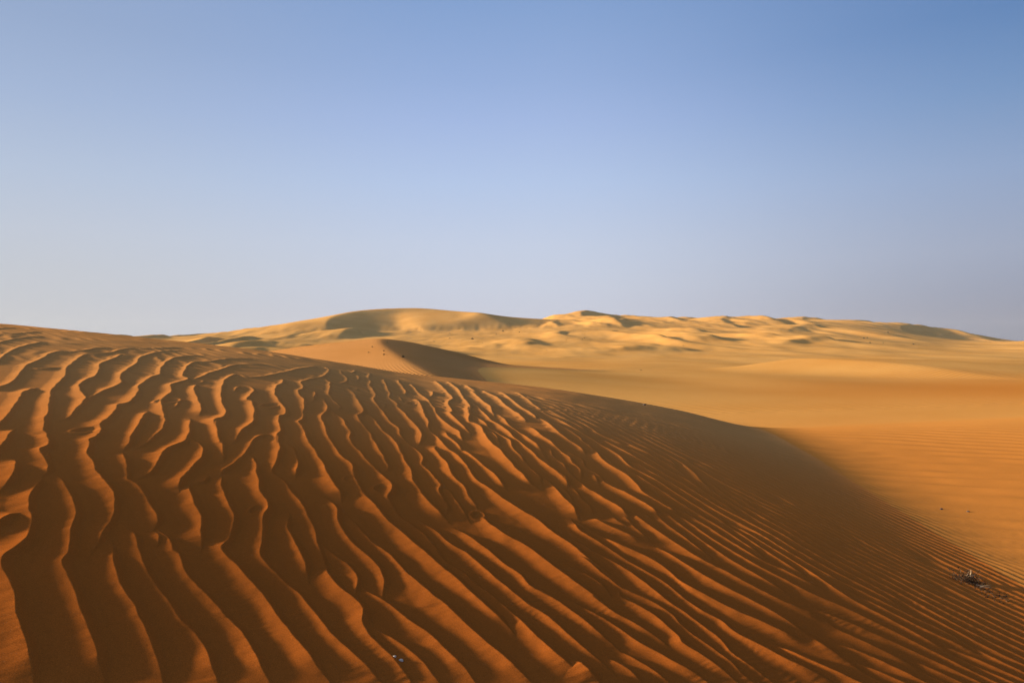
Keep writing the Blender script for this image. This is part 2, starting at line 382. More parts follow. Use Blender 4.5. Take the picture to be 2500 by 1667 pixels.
# ---------------------------------------------------------------- the near ground mesh grid (finer towards the camera)
def rows(y0, y1, c, p):
    out = [y0]
    while out[-1] < y1: out.append(out[-1] + c * out[-1] ** p)
    return out
ys = np.array([1.0, 1.15, 1.3, 1.45, 1.6, 1.75, 1.9, 2.05, 2.15, 2.25] + rows(2.3, 33., .00122, 1.5))
ui = np.linspace(-.80, .80, 1230)
uo = .80 + np.cumsum(.0015 * 1.055 ** np.arange(1, 82))
us = np.concatenate([-uo[::-1], ui, uo])
UU, YY = np.meshgrid(us, ys); XX = UU * YY
BASE, OVER, QQ = near_ground(XX, YY, True)
on_dune = sst(.6, -.6, QQ)
BACK = sst(-.3, -.05, QQ) * 0

# slight wander so that traced crests do not run too smoothly
WX = XX + .016 * noise(XX / .45, YY / .45, 11) + .004 * noise(XX / .13, YY / .13, 12)
WY = YY + .016 * noise(XX / .45, YY / .45, 13) + .004 * noise(XX / .13, YY / .13, 14)
RIP = np.zeros_like(XX)
for i, L in enumerate(lines):
    # local spacing: distance to the next crest on the gentle side
    d = np.gradient(L, axis=0); d /= np.maximum(np.hypot(d[:, 0], d[:, 1]), 1e-9)[:, None]
    nrm = np.stack([d[:, 1], -d[:, 0]], 1)                   # right-hand side of travel = gentle side
    oth = allp[allp[:, 2] != i][:, :2]
    lam = np.empty(len(L))
    for k in range(len(L)):
        q = oth - L[k]; al = q @ nrm[k]; ac = np.abs(q @ d[k])
        m = (al > .05) & (ac < .06)
        lam[k] = al[m].min() if m.any() else .62 * wave_len(L[k, 0], L[k, 1])
    w0 = wave_len(L[:, 0], L[:, 1])
    lam = np.clip(lam, .42 * w0, .92 * w0)
    kk = 9
    if len(lam) > 3: lam = np.convolve(np.pad(lam, kk // 2, 'edge'), np.ones(kk) / kk, 'valid')[:len(lam)]
    s = np.concatenate([[0], np.cumsum(np.hypot(*np.diff(L, axis=0).T))]); tot = s[-1]
    e = min(.22, tot * .35)
    tap = sst(0, e, s) * sst(0, e, tot - s)
    px0 = 1250 + F * L[0, 0] / L[0, 1]; pxe = 1250 + F * L[-1, 0] / L[-1, 1]
    A = np.minimum(lam * .105, .030) * (.25 + .75 * tap) * (1 - .12 * noise(L[:, 0] * 1.7, L[:, 1] * 1.7, 20))
    far = sst(26, 15, L[:, 1])
    A = A * (.7 + .3 * far)
    add_crest(RIP, WX, WY, us, ys, L, A, .55, np.minimum(lam * .56, .165), shape=1.45)

# finer, straighter ripples on the right flank: a phase field fitted to counted crests
smp = []   # px, py, vertical spacing of the crests in px, slope of the crests
for px, py, sp, sl in [(1500, 1380, 29, .62), (1700, 1400, 30, .63), (1800, 1115, 5.8, .50), (1800, 1145, 7.5, .50), (1800, 1180, 12, .54), (1800, 1240, 17, .58),
                       (1650, 1100, 7.5, .52), (1650, 1165, 13, .55), (1650, 1215, 22, .60), (1450, 1030, 9, .58), (1450, 1090, 15, .62),
                       (2300, 1405, 8, .50), (2300, 1480, 12, .50), (2300, 1560, 14, .52), (2300, 1630, 23, .56),
                       (2500, 1490, 12, .42), (2500, 1550, 16, .44), (2500, 1640, 24, .50), (2100, 1180, 4.6, .50), (2100, 1300, 9, .52), (2100, 1400, 15, .54),
                       (2100, 1500, 22, .57), (2100, 1620, 31, .60), (1900, 1150, 5.2, .5), (2250, 1330, 6.5, .5), (2400, 1440, 9, .45),
                       (2000, 1264, 12, .52), (2000, 1290, 13, .54), (2000, 1340, 17, .55), (2000, 1400, 21, .57), (2000, 1450, 22, .58), (2000, 1500, 24, .60),
                       (2000, 1560, 29, .62), (2000, 1620, 30, .62)]:
    smp.append((px, py, sp, sl))
smp = np.array(smp, float)
def basis(x, y):
    a = x / y; b = np.log(y) - 1.8
    return np.stack([a ** i * b ** j for i in range(5) for j in range(5) if i + j <= 4], -1)
x0, y0, _ = on_surface(smp[:, 0], smp[:, 1], near_only, 1.2, 30., 300)
x1, y1, _ = on_surface(smp[:, 0], smp[:, 1] + 1, near_only, 1.2, 30., 300)
x2, y2, _ = on_surface(smp[:, 0] + 1, smp[:, 1], near_only, 1.2, 30., 300)
B0 = basis(x0, y0); dPy = basis(x1, y1) - B0; dPx = basis(x2, y2) - B0
rowsA = [dPy * smp[:, 2:3], (dPx + smp[:, 3:4] * dPy) * smp[:, 2:3] * 2]
rhs = [-np.ones(len(smp)), np.zeros(len(smp))]
g10 = np.array(CRESTS[[i for i, c in enumerate(CRESTS) if abs(c[0][0] - 1400) < .1 and abs(c[0][1] - (1250 + 90 / 3.76)) < .1][0]])
gx, gy, _ = on_surface(g10[:, 0], g10[:, 1], near_only, 1.2, 30., 300)
G10 = smooth_line(np.stack([gx, gy], 1), .1)
rowsA.append(basis(G10[:, 0], G10[:, 1]) * 1.5); rhs.append(np.zeros(len(G10)))
reg = np.eye(B0.shape[1]) * .002; rowsA.append(reg); rhs.append(np.zeros(len(reg)))
coef = np.linalg.lstsq(np.vstack(rowsA), np.concatenate(rhs), rcond=None)[0]
rs = (UU > .0) & (UU < .95) & (YY > 2.3) & (YY < 22)
xr, yr = XX[rs], YY[rs]
wx = xr + .05 * noise(xr / .9, yr / 1.6, 31) + .014 * noise(xr / .22, yr / .6, 32)
ph = basis(wx, yr) @ coef
eps = .01
gxp = (basis(wx + eps, yr) @ coef - ph) / eps; gyp = (basis(wx, yr + eps) @ coef - ph) / eps
# Y-junctions: each adds or removes one crest
drng = np.random.RandomState(5)
core = np.ones_like(wx)
for k in range(46):
    jx = 1500 + drng.rand() * 950; jy = 1040 + drng.rand() * 600
    if jy < 1000 + (jx - 1400) * .42: continue
    qx, qy, _ = on_surface([jx], [jy], near_only, 1.2, 30., 300)
    sgn = 1 if drng.rand() < .5 else -1
    dx_, dy_ = wx - qx[0], yr - qy[0]
    # dislocation pair far apart along the crest so that the change stays local
    cx, cy = -.35, .94
    ln_ = .8 + 1.6 * drng.rand()
    core = core * (1 - np.exp(-(dx_ ** 2 + (dy_ / 3) ** 2) / .004))
    ax_, ay_ = wx - (qx[0] + cx * ln_), yr - (qy[0] + cy * ln_)
    core = core * (1 - np.exp(-(ax_ ** 2 + (ay_ / 3) ** 2) / .004))
    ph = ph + sgn * (np.arctan2(dy_, dx_ * 3) - np.arctan2(ay_, ax_ * 3)) / (2 * math.pi) * 1.0
lamr = 1 / np.maximum(np.hypot(gxp, gyp), 1e-3)
fr = ph - np.floor(ph)                     # 0..1 going up the gentle side to the crest
fr = (fr + .0) % 1.0
st = .80
hr = np.where(fr < st, (np.clip(fr - .22, 0, 1) / (st - .22)) ** 1.5, np.clip(1 - (fr - st) / (1 - st), 0, 1) ** 1.2)
lamc = np.clip(lamr, .05, .33)
amp = lamc * .098 * sst(.03, .07, lamr) * (1 + .5 * noise(xr / .7, yr / 1.8, 33))
pxs = 1250 + F * xr / yr
pys = 833.5 - F * BASE[rs] / yr
# right of the last traced crests
lx, ly, _ = on_surface(np.array([1240, 1300, 1355, 1457, 1555, 1650]), np.array([950, 990, 1026, 1100, 1178, 1243]), near_only, 1.2, 30., 300)
bx = np.concatenate([[-1.2], lx, G10[::6, 0] + .05]); by = np.concatenate([[26.], ly, np.minimum(G10[::6, 1], 6.2) + .02])
oo = np.argsort(by); xlim = np.interp(yr, by[oo], bx[oo]) + .05 * noise(yr / .5, xr / .5, 35)
mask = sst(-.05, .10, xr - xlim) * sst(17, 12, yr) * sst(.6, -.3, QQ[rs])
RR = np.zeros_like(XX); RR[rs] = hr * amp * mask * (.25 + .75 * core)
MASKR = np.zeros_like(XX); MASKR[rs] = sst(.0, .25, xr - xlim) * sst(18, 12, yr)
RIP = np.maximum(RIP * (1 - MASKR), RR)

# hollows
for sx, x0_, y0_, cx, cy, rad in PITS:
    qx, qy, _ = on_surface([x0_ + cx / sx], [y0_ + cy / sx], near_ground, 1.2, 24., 420)
    rr = rad / sx / F * qy[0]
    jj = slice(max(0, np.searchsorted(ys, qy[0] - rr * 6)), np.searchsorted(ys, qy[0] + rr * 6))
    d_ = np.sqrt(((XX[jj] - qx[0]) / 1.0) ** 2 + ((YY[jj] - qy[0]) / 2.3) ** 2) / rr
    ring = np.exp(-((d_ - 1.35) / .42) ** 2) * rr * .26
    RIP[jj] = np.maximum(RIP[jj], ring) - np.exp(-(d_ / .85) ** 2) * rr * .22

# ripples in the sunny hollow on the right: crests bend round an axis
vx, vy = XX, YY
ax0, ay0 = 7.0, 21.0; ax1, ay1 = 10.5, 12.0
adx, ady = ax1 - ax0, ay1 - ay0; al_ = math.hypot(adx, ady); adx /= al_; ady /= al_
qq = (vx - ax0) * (-ady) + (vy - ay0) * adx          # distance to the right of the axis
qq = -((vx - ax0) * ady - (vy - ay0) * adx)
wv = .22 * noise(vx / 2.2, vy / 2.2, 41) + .04 * noise(vx / .6, vy / .6, 42)
phv = (vy + .32 * vx + .55 * np.sqrt(qq ** 2 + .8) * (.25 + .75 * sst(-1.2, 1.2, qq)) + wv) / (.34 + .012 * vy)
frv = phv - np.floor(phv)
hv = .5 - .5 * np.cos(2 * math.pi * (frv ** 1.25))
ampv = .020 * (1 + .35 * noise(vx / 2.3, vy / 2.3, 43)) * sst(-.2, .9, QQ) * sst(30, 18, vy) + 0.0
RIP = RIP + hv * np.maximum(ampv, 0)

# low, stretched ripples near the brow, and small irregularities everywhere
brow = sst(9, 14, YY) * on_dune
phb = (YY * .9 + XX * .42 + .8 * noise(XX / 3.0, YY / 3.0, 51) + .2 * noise(XX / .8, YY / .8, 52)) / .42
RIP = RIP + brow * .015 * (.5 + .5 * np.cos(2 * math.pi * phb)) ** 1.8 * (1 + .8 * noise(XX / 1.5, YY / 1.5, 53)) * sst(.012, .0, RIP)
nearw = sst(9, 4, YY)
st_ = noise((XX * .82 + YY * .57) / .16, (XX * -.57 + YY * .82) / .030, 61)
RIP = RIP + on_dune * .0006 * st_ * nearw * sst(.5, -.2, noise(XX / .6, YY / .6, 62))
# tiny cross ripples in patches of the troughs
c2 = (-.50 * XX + .86 * YY + .05 * noise(XX / .2, YY / .2, 66)) / .048
RIP = RIP + on_dune * .0016 * (.5 + .5 * np.cos(2 * math.pi * c2)) * sst(.1, .5, noise(XX / .45, YY / .6, 67)) * sst(.014, .004, RIP) * sst(9, 6, YY)
RIP = RIP + .0016 * noise(XX / .09, YY / .09, 63) * sst(12, 5, YY) + .002 * noise(XX / .5, YY / .5, 64)
ZN = BASE + RIP

# ---------------------------------------------------------------- far dunes: crests, each point (px, py, distance); lee face on the left of travel
FAR = [
 ('crescent', .165, 75, [(1300, 789, 345), (1250, 776, 358), (1210, 768, 370), (1160, 761, 386), (1110, 755, 402), (1060, 751, 416), (1000, 750, 424), (930, 752, 418),
                 (870, 758, 402), (825, 768, 380), (800, 779, 360), (796, 787, 345), (812, 793, 335), (842, 800, 322)]),
 ('crescent', .22, 30, [(925, 815, 300), (890, 804, 303), (862, 799, 303), (845, 801, 298), (834, 811, 287), (822, 821, 276)]),
 ('far', .30, 45, [(735, 797, 400), (690, 802, 392), (655, 801, 386), (620, 799, 380), (585, 806, 374), (555, 816, 368)]),
 ('far', .35, 35, [(800, 797, 420), (770, 790, 418), (740, 794, 410), (720, 800, 400)]),
 ('far', .50, 16, [(575, 813, 420), (545, 811, 415), (525, 815, 410)]),
 ('far', .52, 60, [(1590, 775, 545), (1530, 770, 545), (1480, 765, 542), (1448, 759, 540), (1432, 756.5, 535), (1417, 764, 505), (1436, 776, 480), (1462, 785, 462)]),
 ('far', .35, 35, [(1660, 779, 560), (1610, 776, 556), (1572, 770, 550), (1560, 775, 540)]),
 ('far', .35, 40, [(1730, 780, 540), (1710, 776, 540), (1688, 772, 540), (1660, 778, 530)]),
 ('far', .50, 14, [(1330, 790, 420), (1345, 797, 395), (1350, 806, 370), (1366, 817, 345)]),
 ('far', .42, 22, [(1565, 808, 380), (1530, 804, 380), (1502, 808, 370), (1506, 816, 350), (1536, 823, 330)]),
 ('far', .42, 20, [(1535, 797, 430), (1505, 793, 430), (1490, 798, 415), (1512, 806, 400)]),
 ('far', .45, 30, [(1680, 788, 470), (1650, 783, 465), (1634, 789, 445), (1645, 802, 410), (1692, 813, 380)]),
 ('far', .50, 50, [(1880, 772, 520), (1850, 770, 515), (1833, 768.5, 505), (1842, 776, 470), (1868, 789, 430), (1900, 804, 390), (1938, 821, 350)]),
 ('far', .42, 36, [(1830, 796, 430), (1795, 795, 425), (1762, 801, 405), (1770, 813, 370), (1812, 828, 335)]),
 ('far', .42, 18, [(1735, 834, 300), (1710, 826, 302), (1680, 826, 300), (1688, 834, 285), (1722, 842, 270)]),
 ('far', .42, 35, [(2070, 785, 545), (2010, 778, 535), (1967, 773, 520), (1962, 780, 495), (2005, 796, 450)]),
 ('far', .30, 26, [(2048, 828, 330), (2010, 815, 340), (1975, 811, 340), (1945, 822, 325), (1915, 836, 300)]),
 ('far', .36, 28, [(2085, 862, 200), (2040, 852, 205), (1995, 851, 204), (1950, 857, 198), (1905, 868, 188)]),
 ('far', .36, 60, [(2520, 866, 360), (2450, 845, 420), (2395, 824, 470), (2350, 809, 500), (2310, 800, 520), (2270, 795, 530), (2235, 792, 520), (2200, 797, 480), (2230, 812, 430)]),
 ('far', .40, 40, [(2560, 834, 760), (2500, 831, 750), (2440, 828, 740), (2405, 824, 720)]),
 ('far', .40, 40, [(2200, 792, 560), (2120, 781, 560), (2090, 783, 540), (2110, 795, 500), (2160, 806, 460)]),
 ('far', .35, 14, [(1290, 862, 186), (1240, 852, 190), (1200, 846, 190), (1165, 846, 188)]),
 ('far', .30, 22, [(1660, 878, 158), (1610, 866, 163), (1560, 862, 163), (1510, 866, 160), (1470, 874, 154)]),
 ('far', .25, 26, [(1545, 903, 118), (1480, 888, 124), (1400, 874, 132), (1330, 868, 138)]),
 ('far', .22, 30, [(1880, 866, 215), (1830, 856, 222), (1780, 855, 222), (1730, 860, 216), (1680, 868, 205)]),
 ('far', .30, 18, [(780, 848, 190), (730, 838, 196), (680, 829, 200), (620, 830, 196), (560, 835, 185)]),
 ('far', .30, 16, [(740, 858, 150), (680, 848, 156), (620, 844, 156), (560, 850, 150), (520, 857, 140)]),
 ('far', .34, 16, [(1050, 845, 150), (1000, 836, 155), (950, 829, 158), (915, 830, 156), (900, 838, 146)]),
 ('far', .12, 90, [(2560, 922, 60), (2400, 914, 66), (2250, 893, 73), (2100, 880, 81), (1950, 874, 91), (1850, 878, 99)]),
 ('mid', .26, 34, [(1010, 836, 88), (955, 826, 82), (925, 826, 75), (930, 842, 66), (965, 868, 56), (1020, 900, 48), (1075, 930, 43)]),
 ('mid', .085, 14, [(1600, 915, 92), (1500, 905, 82), (1400, 899, 76), (1300, 893, 72), (1200, 886, 70), (1120, 874, 70), (1050, 862, 72), (1000, 850, 76)]),
]
uf = np.concatenate([[-1.5, -1.3, -1.1, -.98, -.92, -.87, -.84, -.82], np.linspace(-.80, .80, 1050), [.82, .84, .87, .92, .98, 1.1, 1.3, 1.5]])
yf = np.array(rows(32.0, 900., .0085, 1.0))
UF, YF = np.meshgrid(uf, yf); XF = UF * YF
BF = near_ground(XF, YF)
relief = {'crescent': np.zeros_like(XF), 'far': np.zeros_like(XF), 'mid': np.zeros_like(XF)}
WXF = XF + YF * .010 * noise(XF / YF * 14, np.log(YF) * 14, 71); WYF = YF + YF * .02 * noise(XF / YF * 14, np.log(YF) * 14, 72)
for grp, lee, sw, pts in FAR:
    a = np.array(pts, float)
    u = (a[:, 0] - 1250) / F; v = (833.5 - a[:, 1]) / F
    P = np.stack([u * a[:, 2], a[:, 2], v * a[:, 2]], 1)
    P = smooth_line(P, a[:, 2].mean() * .012)
    A = P[:, 2] - land(P[:, 0], P[:, 1])
    s = np.concatenate([[0], np.cumsum(np.hypot(*np.diff(P[:, :2], axis=0).T))]); tot = s[-1]
    A = np.maximum(A, .0050 * P[:, 1] if (grp == 'far' and 150 < a[:, 2].mean() < 480) else .05)
    A = A * (.02 + .98 * sst(0, tot * .2, s) * sst(0, tot * .2, tot - s)) if grp != 'mid' else A
    w = np.maximum(float(sw), A * 5.0)
    if grp == 'far' and a[:, 2].mean() > 100: lee = lee * (.62 if a[:, 2].mean() < 480 else .50)
    add_crest(relief[grp], XF, YF, uf, yf, P[:, :2], A, lee, w, shape=1.25, rnd=(grp == 'mid'))
# let wind soften the toes a little
def blur(Z, n):
    for _ in range(n):
        Z = np.pad(Z, 1, 'edge'); Z = (Z[:-2, 1:-1] + 2 * Z[1:-1, 1:-1] + Z[2:, 1:-1]) / 4
        Z = np.pad(Z, ((0, 0), (1, 1)), 'edge'); Z = (Z[:, :-2] + 2 * Z[:, 1:-1] + Z[:, 2:]) / 4
    return Z
relief['mid'] = blur(relief['mid'], 24)
bw = sst(1.0, .6, np.sqrt(((XF + 52) / 34.) ** 2 + ((YF - 384) / 38.) ** 2))
relief['crescent'] = relief['crescent'] * (1 - bw) + blur(relief['crescent'], 60) * bw
REL = blur(np.maximum(np.maximum(relief['crescent'], relief['far']), relief['mid']), 2)
LF = land(XF, YF)
ZF = np.maximum(BF, LF + REL) + sst(80, 200, YF) * .4 * fbm(XF / 11., YF / 30., 3, 81) * sst(4.5, .5, relief['crescent']) * sst(0, 1.5, REL + .7)
ZF = np.maximum(ZF, -40)

# ---------------------------------------------------------------- materials
def sand_material(name, col_a, col_b, bump_near, ripple=None, tint=None, sheen=.0):
    m = bpy.data.materials.new(name); m.use_nodes = True
    n = m.node_tree.nodes; l = m.node_tree.links; n.clear()
    out = n.new("ShaderNodeOutputMaterial"); b = n.new("ShaderNodeBsdfPrincipled")
    b.inputs['Roughness'].default_value = .95; b.inputs['Specular IOR Level'].default_value = .0
    l.new(b.outputs[0], out.inputs[0])
    b.inputs['Sheen Weight'].default_value = sheen; b.inputs['Sheen Roughness'].default_value = .5; b.inputs['Sheen Tint'].default_value = (1, .75, .45, 1)
    tc = n.new("ShaderNodeTexCoord")
    n1 = n.new("ShaderNodeTexNoise"); n1.inputs['Scale'].default_value = .09; n1.inputs['Detail'].default_value = 4
    l.new(tc.outputs['Object'], n1.inputs['Vector'])
    r1 = n.new("ShaderNodeMapRange"); r1.inputs[1].default_value = .35; r1.inputs[2].default_value = .65
    l.new(n1.outputs['Fac'], r1.inputs[0])
    mix = n.new("ShaderNodeMix"); mix.data_type = 'RGBA'
    l.new(r1.outputs[0], mix.inputs[0]); mix.inputs[6].default_value = (*col_a, 1); mix.inputs[7].default_value = (*col_b, 1)
    # grains: dark and light specks
    n2 = n.new("ShaderNodeTexNoise"); n2.inputs['Scale'].default_value = 260; n2.inputs['Detail'].default_value = 2
    l.new(tc.outputs['Object'], n2.inputs['Vector'])
    r2 = n.new("ShaderNodeMapRange"); r2.inputs[1].default_value = .3; r2.inputs[2].default_value = .7; r2.inputs[3].default_value = .68; r2.inputs[4].default_value = 1.32
    l.new(n2.outputs['Fac'], r2.inputs[0])
    mul = n.new("ShaderNodeMix"); mul.data_type = 'RGBA'; mul.blend_type = 'MULTIPLY'; mul.inputs[0].default_value = 1
    l.new(mix.outputs[2], mul.inputs[6]); l.new(r2.outputs[0], mul.inputs[7])
    last = mul.outputs[2]
    for (cx, cy, ra, rb, colr) in (tint or []):                      # redder sand towards a place, with darkening painted into the colour
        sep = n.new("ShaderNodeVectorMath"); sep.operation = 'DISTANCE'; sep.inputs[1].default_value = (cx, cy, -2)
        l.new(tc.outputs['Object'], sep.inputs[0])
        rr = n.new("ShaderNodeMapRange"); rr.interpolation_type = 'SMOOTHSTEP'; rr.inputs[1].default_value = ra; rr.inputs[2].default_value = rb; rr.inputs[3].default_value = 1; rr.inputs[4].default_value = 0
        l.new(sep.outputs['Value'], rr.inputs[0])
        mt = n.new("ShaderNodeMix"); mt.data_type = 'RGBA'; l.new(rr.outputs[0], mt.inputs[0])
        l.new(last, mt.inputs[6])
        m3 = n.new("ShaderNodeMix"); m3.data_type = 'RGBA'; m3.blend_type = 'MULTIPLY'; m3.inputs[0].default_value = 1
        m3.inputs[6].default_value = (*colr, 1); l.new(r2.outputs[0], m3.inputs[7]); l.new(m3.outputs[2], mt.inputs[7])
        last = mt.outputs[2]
    l.new(last, b.inputs['Base Color'])
    nb = n.new("ShaderNodeTexNoise"); nb.inputs['Scale'].default_value = 190; nb.inputs['Detail'].default_value = 3
    l.new(tc.outputs['Object'], nb.inputs['Vector'])
    bp = n.new("ShaderNodeBump"); bp.inputs['Strength'].default_value = bump_near; bp.inputs['Distance'].default_value = .0012
    l.new(nb.outputs['Fac'], bp.inputs['Height'])
    nrm = bp.outputs[0]
    if ripple:
        scale, dist, rot, distort = ripple
        mp = n.new("ShaderNodeMapping"); mp.inputs['Rotation'].default_value = (0, 0, rot)
        l.new(tc.outputs['Object'], mp.inputs['Vector'])
        wv_ = n.new("ShaderNodeTexWave"); wv_.wave_type = 'BANDS'; wv_.bands_direction = 'X'; wv_.wave_profile = 'SIN'
        wv_.inputs['Scale'].default_value = scale; wv_.inputs['Distortion'].default_value = distort; wv_.inputs['Detail'].default_value = 2
        wv_.inputs['Detail Scale'].default_value = .35
        l.new(mp.outputs[0], wv_.inputs['Vector'])
        b2 = n.new("ShaderNodeBump"); b2.inputs['Distance'].default_value = dist; b2.inputs['Strength'].default_value = 1
        l.new(wv_.outputs['Fac'], b2.inputs['Height']); l.new(nrm, b2.inputs['Normal']); nrm = b2.outputs[0]
    l.new(nrm, b.inputs['Normal'])
    return m
M_NEAR = sand_material("orange_sand", (.66, .285, .080), (.60, .24, .062), .5, None, [(2, 3, 4.0, 15, (.54, .158, .026)), (0, .5, 2.8, 9.0, (.37, .096, .014))])  # tints: redder sand plus lens-vignette darkening painted in near the camera
M_VALLEY = sand_material("golden_sand", (.72, .355, .090), (.66, .30, .068), .4, None, [(38, 44, 2, 34, (.60, .215, .036)), (6, 8, 4, 30, (.58, .21, .038))])  # second tint carries on the painted near darkening over redder sand
M_FLOOR = sand_material("golden_floor_sand", (.72, .355, .090), (.66, .30, .068), .4, (.55, .018, R(60), 3.0), [(38, 44, 2, 34, (.60, .215, .036)), (6, 8, 4, 30, (.58, .21, .038))])  # same tints, painted near darkening included
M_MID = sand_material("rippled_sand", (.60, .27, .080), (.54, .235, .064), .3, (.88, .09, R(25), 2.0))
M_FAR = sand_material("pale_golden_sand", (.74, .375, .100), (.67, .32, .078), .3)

# ---------------------------------------------------------------- meshes
def grid_mesh(name, X, Y, Z, sel, mat):
    nr, nc = X.shape
    idx = np.arange(nr * nc).reshape(nr, nc)
    q = np.stack([idx[:-1, :-1], idx[:-1, 1:], idx[1:, 1:], idx[1:, :-1]], -1)[sel]
    used = np.zeros(nr * nc, bool); used[q.ravel()] = True
    remap = np.cumsum(used) - 1
    q = remap[q].astype(np.int32)
    co = np.stack([X.ravel()[used], Y.ravel()[used], Z.ravel()[used]], 1).astype(np.float32)
    me = bpy.data.meshes.new(name)
    me.vertices.add(len(co)); me.vertices.foreach_set('co', co.ravel())
    me.loops.add(q.size); me.loops.foreach_set('vertex_index', q.ravel())
    me.polygons.add(len(q)); me.polygons.foreach_set('loop_start', np.arange(0, q.size, 4, dtype=np.int32))
    me.polygons.foreach_set('use_smooth', np.ones(len(q), bool))
    me.update(calc_edges=True)
    me.materials.append(mat)
    o = bpy.data.objects.new(name, me); scene.collection.objects.link(o)
    return o
def tag(o, label=None, cat=None, group=None, kind=None):
    if label: o['label'] = label
    if cat: o['category'] = cat
    if group: o['group'] = group
    if kind: o['kind'] = kind
    return o

dq = -QQ; dq = (dq[:-1, :-1] + dq[1:, 1:]) / 2
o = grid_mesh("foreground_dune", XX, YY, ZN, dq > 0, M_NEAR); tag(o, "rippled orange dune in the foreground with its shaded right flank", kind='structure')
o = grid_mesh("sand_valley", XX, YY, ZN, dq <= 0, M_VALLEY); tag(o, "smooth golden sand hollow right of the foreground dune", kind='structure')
rel_q = {k: v[:-1, :-1] for k, v in relief.items()}
tot_q = REL[:-1, :-1]
is_mid = (rel_q['mid'] > .12) & (rel_q['mid'] >= rel_q['far']) & (rel_q['mid'] >= rel_q['crescent'])
is_cr = (rel_q['crescent'] > .6) & (rel_q['crescent'] >= rel_q['far']) & ~is_mid
is_far = ~is_mid & ~is_cr & (YF[:-1, :-1] > 112)
is_val = ~is_mid & ~is_cr & ~is_far
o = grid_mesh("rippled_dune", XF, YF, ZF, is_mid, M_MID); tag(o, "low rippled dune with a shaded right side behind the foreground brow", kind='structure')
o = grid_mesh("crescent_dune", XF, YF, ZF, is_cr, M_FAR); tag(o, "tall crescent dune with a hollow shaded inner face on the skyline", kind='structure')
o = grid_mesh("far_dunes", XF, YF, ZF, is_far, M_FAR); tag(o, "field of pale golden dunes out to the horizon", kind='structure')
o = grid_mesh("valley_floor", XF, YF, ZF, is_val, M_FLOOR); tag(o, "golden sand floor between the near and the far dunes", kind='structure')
# the desert goes on all round
ring = np.linspace(0, 2 * math.pi, 97); rad = np.array([0., 20, 60, 150, 400, 700, 940])
RG, AG = np.meshgrid(rad, ring, indexing='ij')
gz = -9. + 0 * RG
o = grid_mesh("desert_ground", RG * np.cos(AG), RG * np.sin(AG), gz, np.ones((len(rad) - 1, len(ring) - 1), bool), M_FAR)
tag(o, "flat sand desert ground", kind='structure')

# ---------------------------------------------------------------- finding the sand surface again for the small things
def sand_at(x, y):
    if y < 32:
        zz, uu_, yy_ = ZN, us, ys
    else:
        zz, uu_, yy_ = ZF, uf, yf
    j = int(np.clip(np.searchsorted(yy_, y) - 1, 0, len(yy_) - 2)); u = x / y
    i = int(np.clip(np.searchsorted(uu_, u) - 1, 0, len(uu_) - 2))
    a = (y - yy_[j]) / (yy_[j + 1] - yy_[j]); b = (u - uu_[i]) / (uu_[i + 1] - uu_[i])
    return float((zz[j, i] * (1 - b) + zz[j, i + 1] * b) * (1 - a) + (zz[j + 1, i] * (1 - b) + zz[j + 1, i + 1] * b) * a)
def spot(px, py, ymin=2.3):
    u = (px - 1250) / F; v = (833.5 - py) / F
    for zz, uu_, yy_ in ((ZN, us, ys), (ZF, uf, yf)):
        i = int(np.searchsorted(uu_, u)); col = zz[:, i] / yy_
        ok = np.where((col >= v) & (yy_ > ymin))[0]
        if len(ok):
            j = max(ok[0], 1); c0, c1 = col[j - 1], col[j]
            t = 0 if c1 == c0 else float(np.clip((v - c0) / (c1 - c0), 0, 1))
            y = float(yy_[j - 1] + t * (yy_[j] - yy_[j - 1])); return u * y, y
    return u * 500, 500.
def plain(name, col, rough=.8, var=.25, sc=60):
    m = bpy.data.materials.new(name); m.use_nodes = True
    n = m.node_tree.nodes; l = m.node_tree.links; b = n['Principled BSDF']
    b.inputs['Roughness'].default_value = rough; b.inputs['Specular IOR Level'].default_value = .15
    t = n.new("ShaderNodeTexNoise"); t.inputs['Scale'].default_value = sc
    tc = n.new("ShaderNodeTexCoord"); l.new(tc.outputs['Object'], t.inputs['Vector'])
    mx_ = n.new("ShaderNodeMix"); mx_.data_type = 'RGBA'; l.new(t.outputs['Fac'], mx_.inputs[0])
    mx_.inputs[6].default_value = (*[c * (1 - var) for c in col], 1); mx_.inputs[7].default_value = (*[min(1, c * (1 + var)) for c in col], 1)
    l.new(mx_.outputs[2], b.inputs['Base Color']); return m
M_TWIG = plain("dry_twig_brown", (.085, .045, .022)); M_PALE = plain("bleached_twig", (.42, .30, .18)); M_LEAF = plain("dry_leaf_olive", (.095, .075, .032), sc=25)
M_SHELL = plain("pale_shell", (.60, .47, .36), .6, .12, 120); M_STONE = plain("dark_pebble", (.10, .075, .06), .8, .3, 90)
def mesh_from(name, V, Fc, mat, smooth=False):
    me = bpy.data.meshes.new(name); me.from_pydata(V, [], Fc); me.materials.append(mat)
    if smooth: me.polygons.foreach_set('use_smooth', [True] * len(me.polygons))
    me.update(); return me
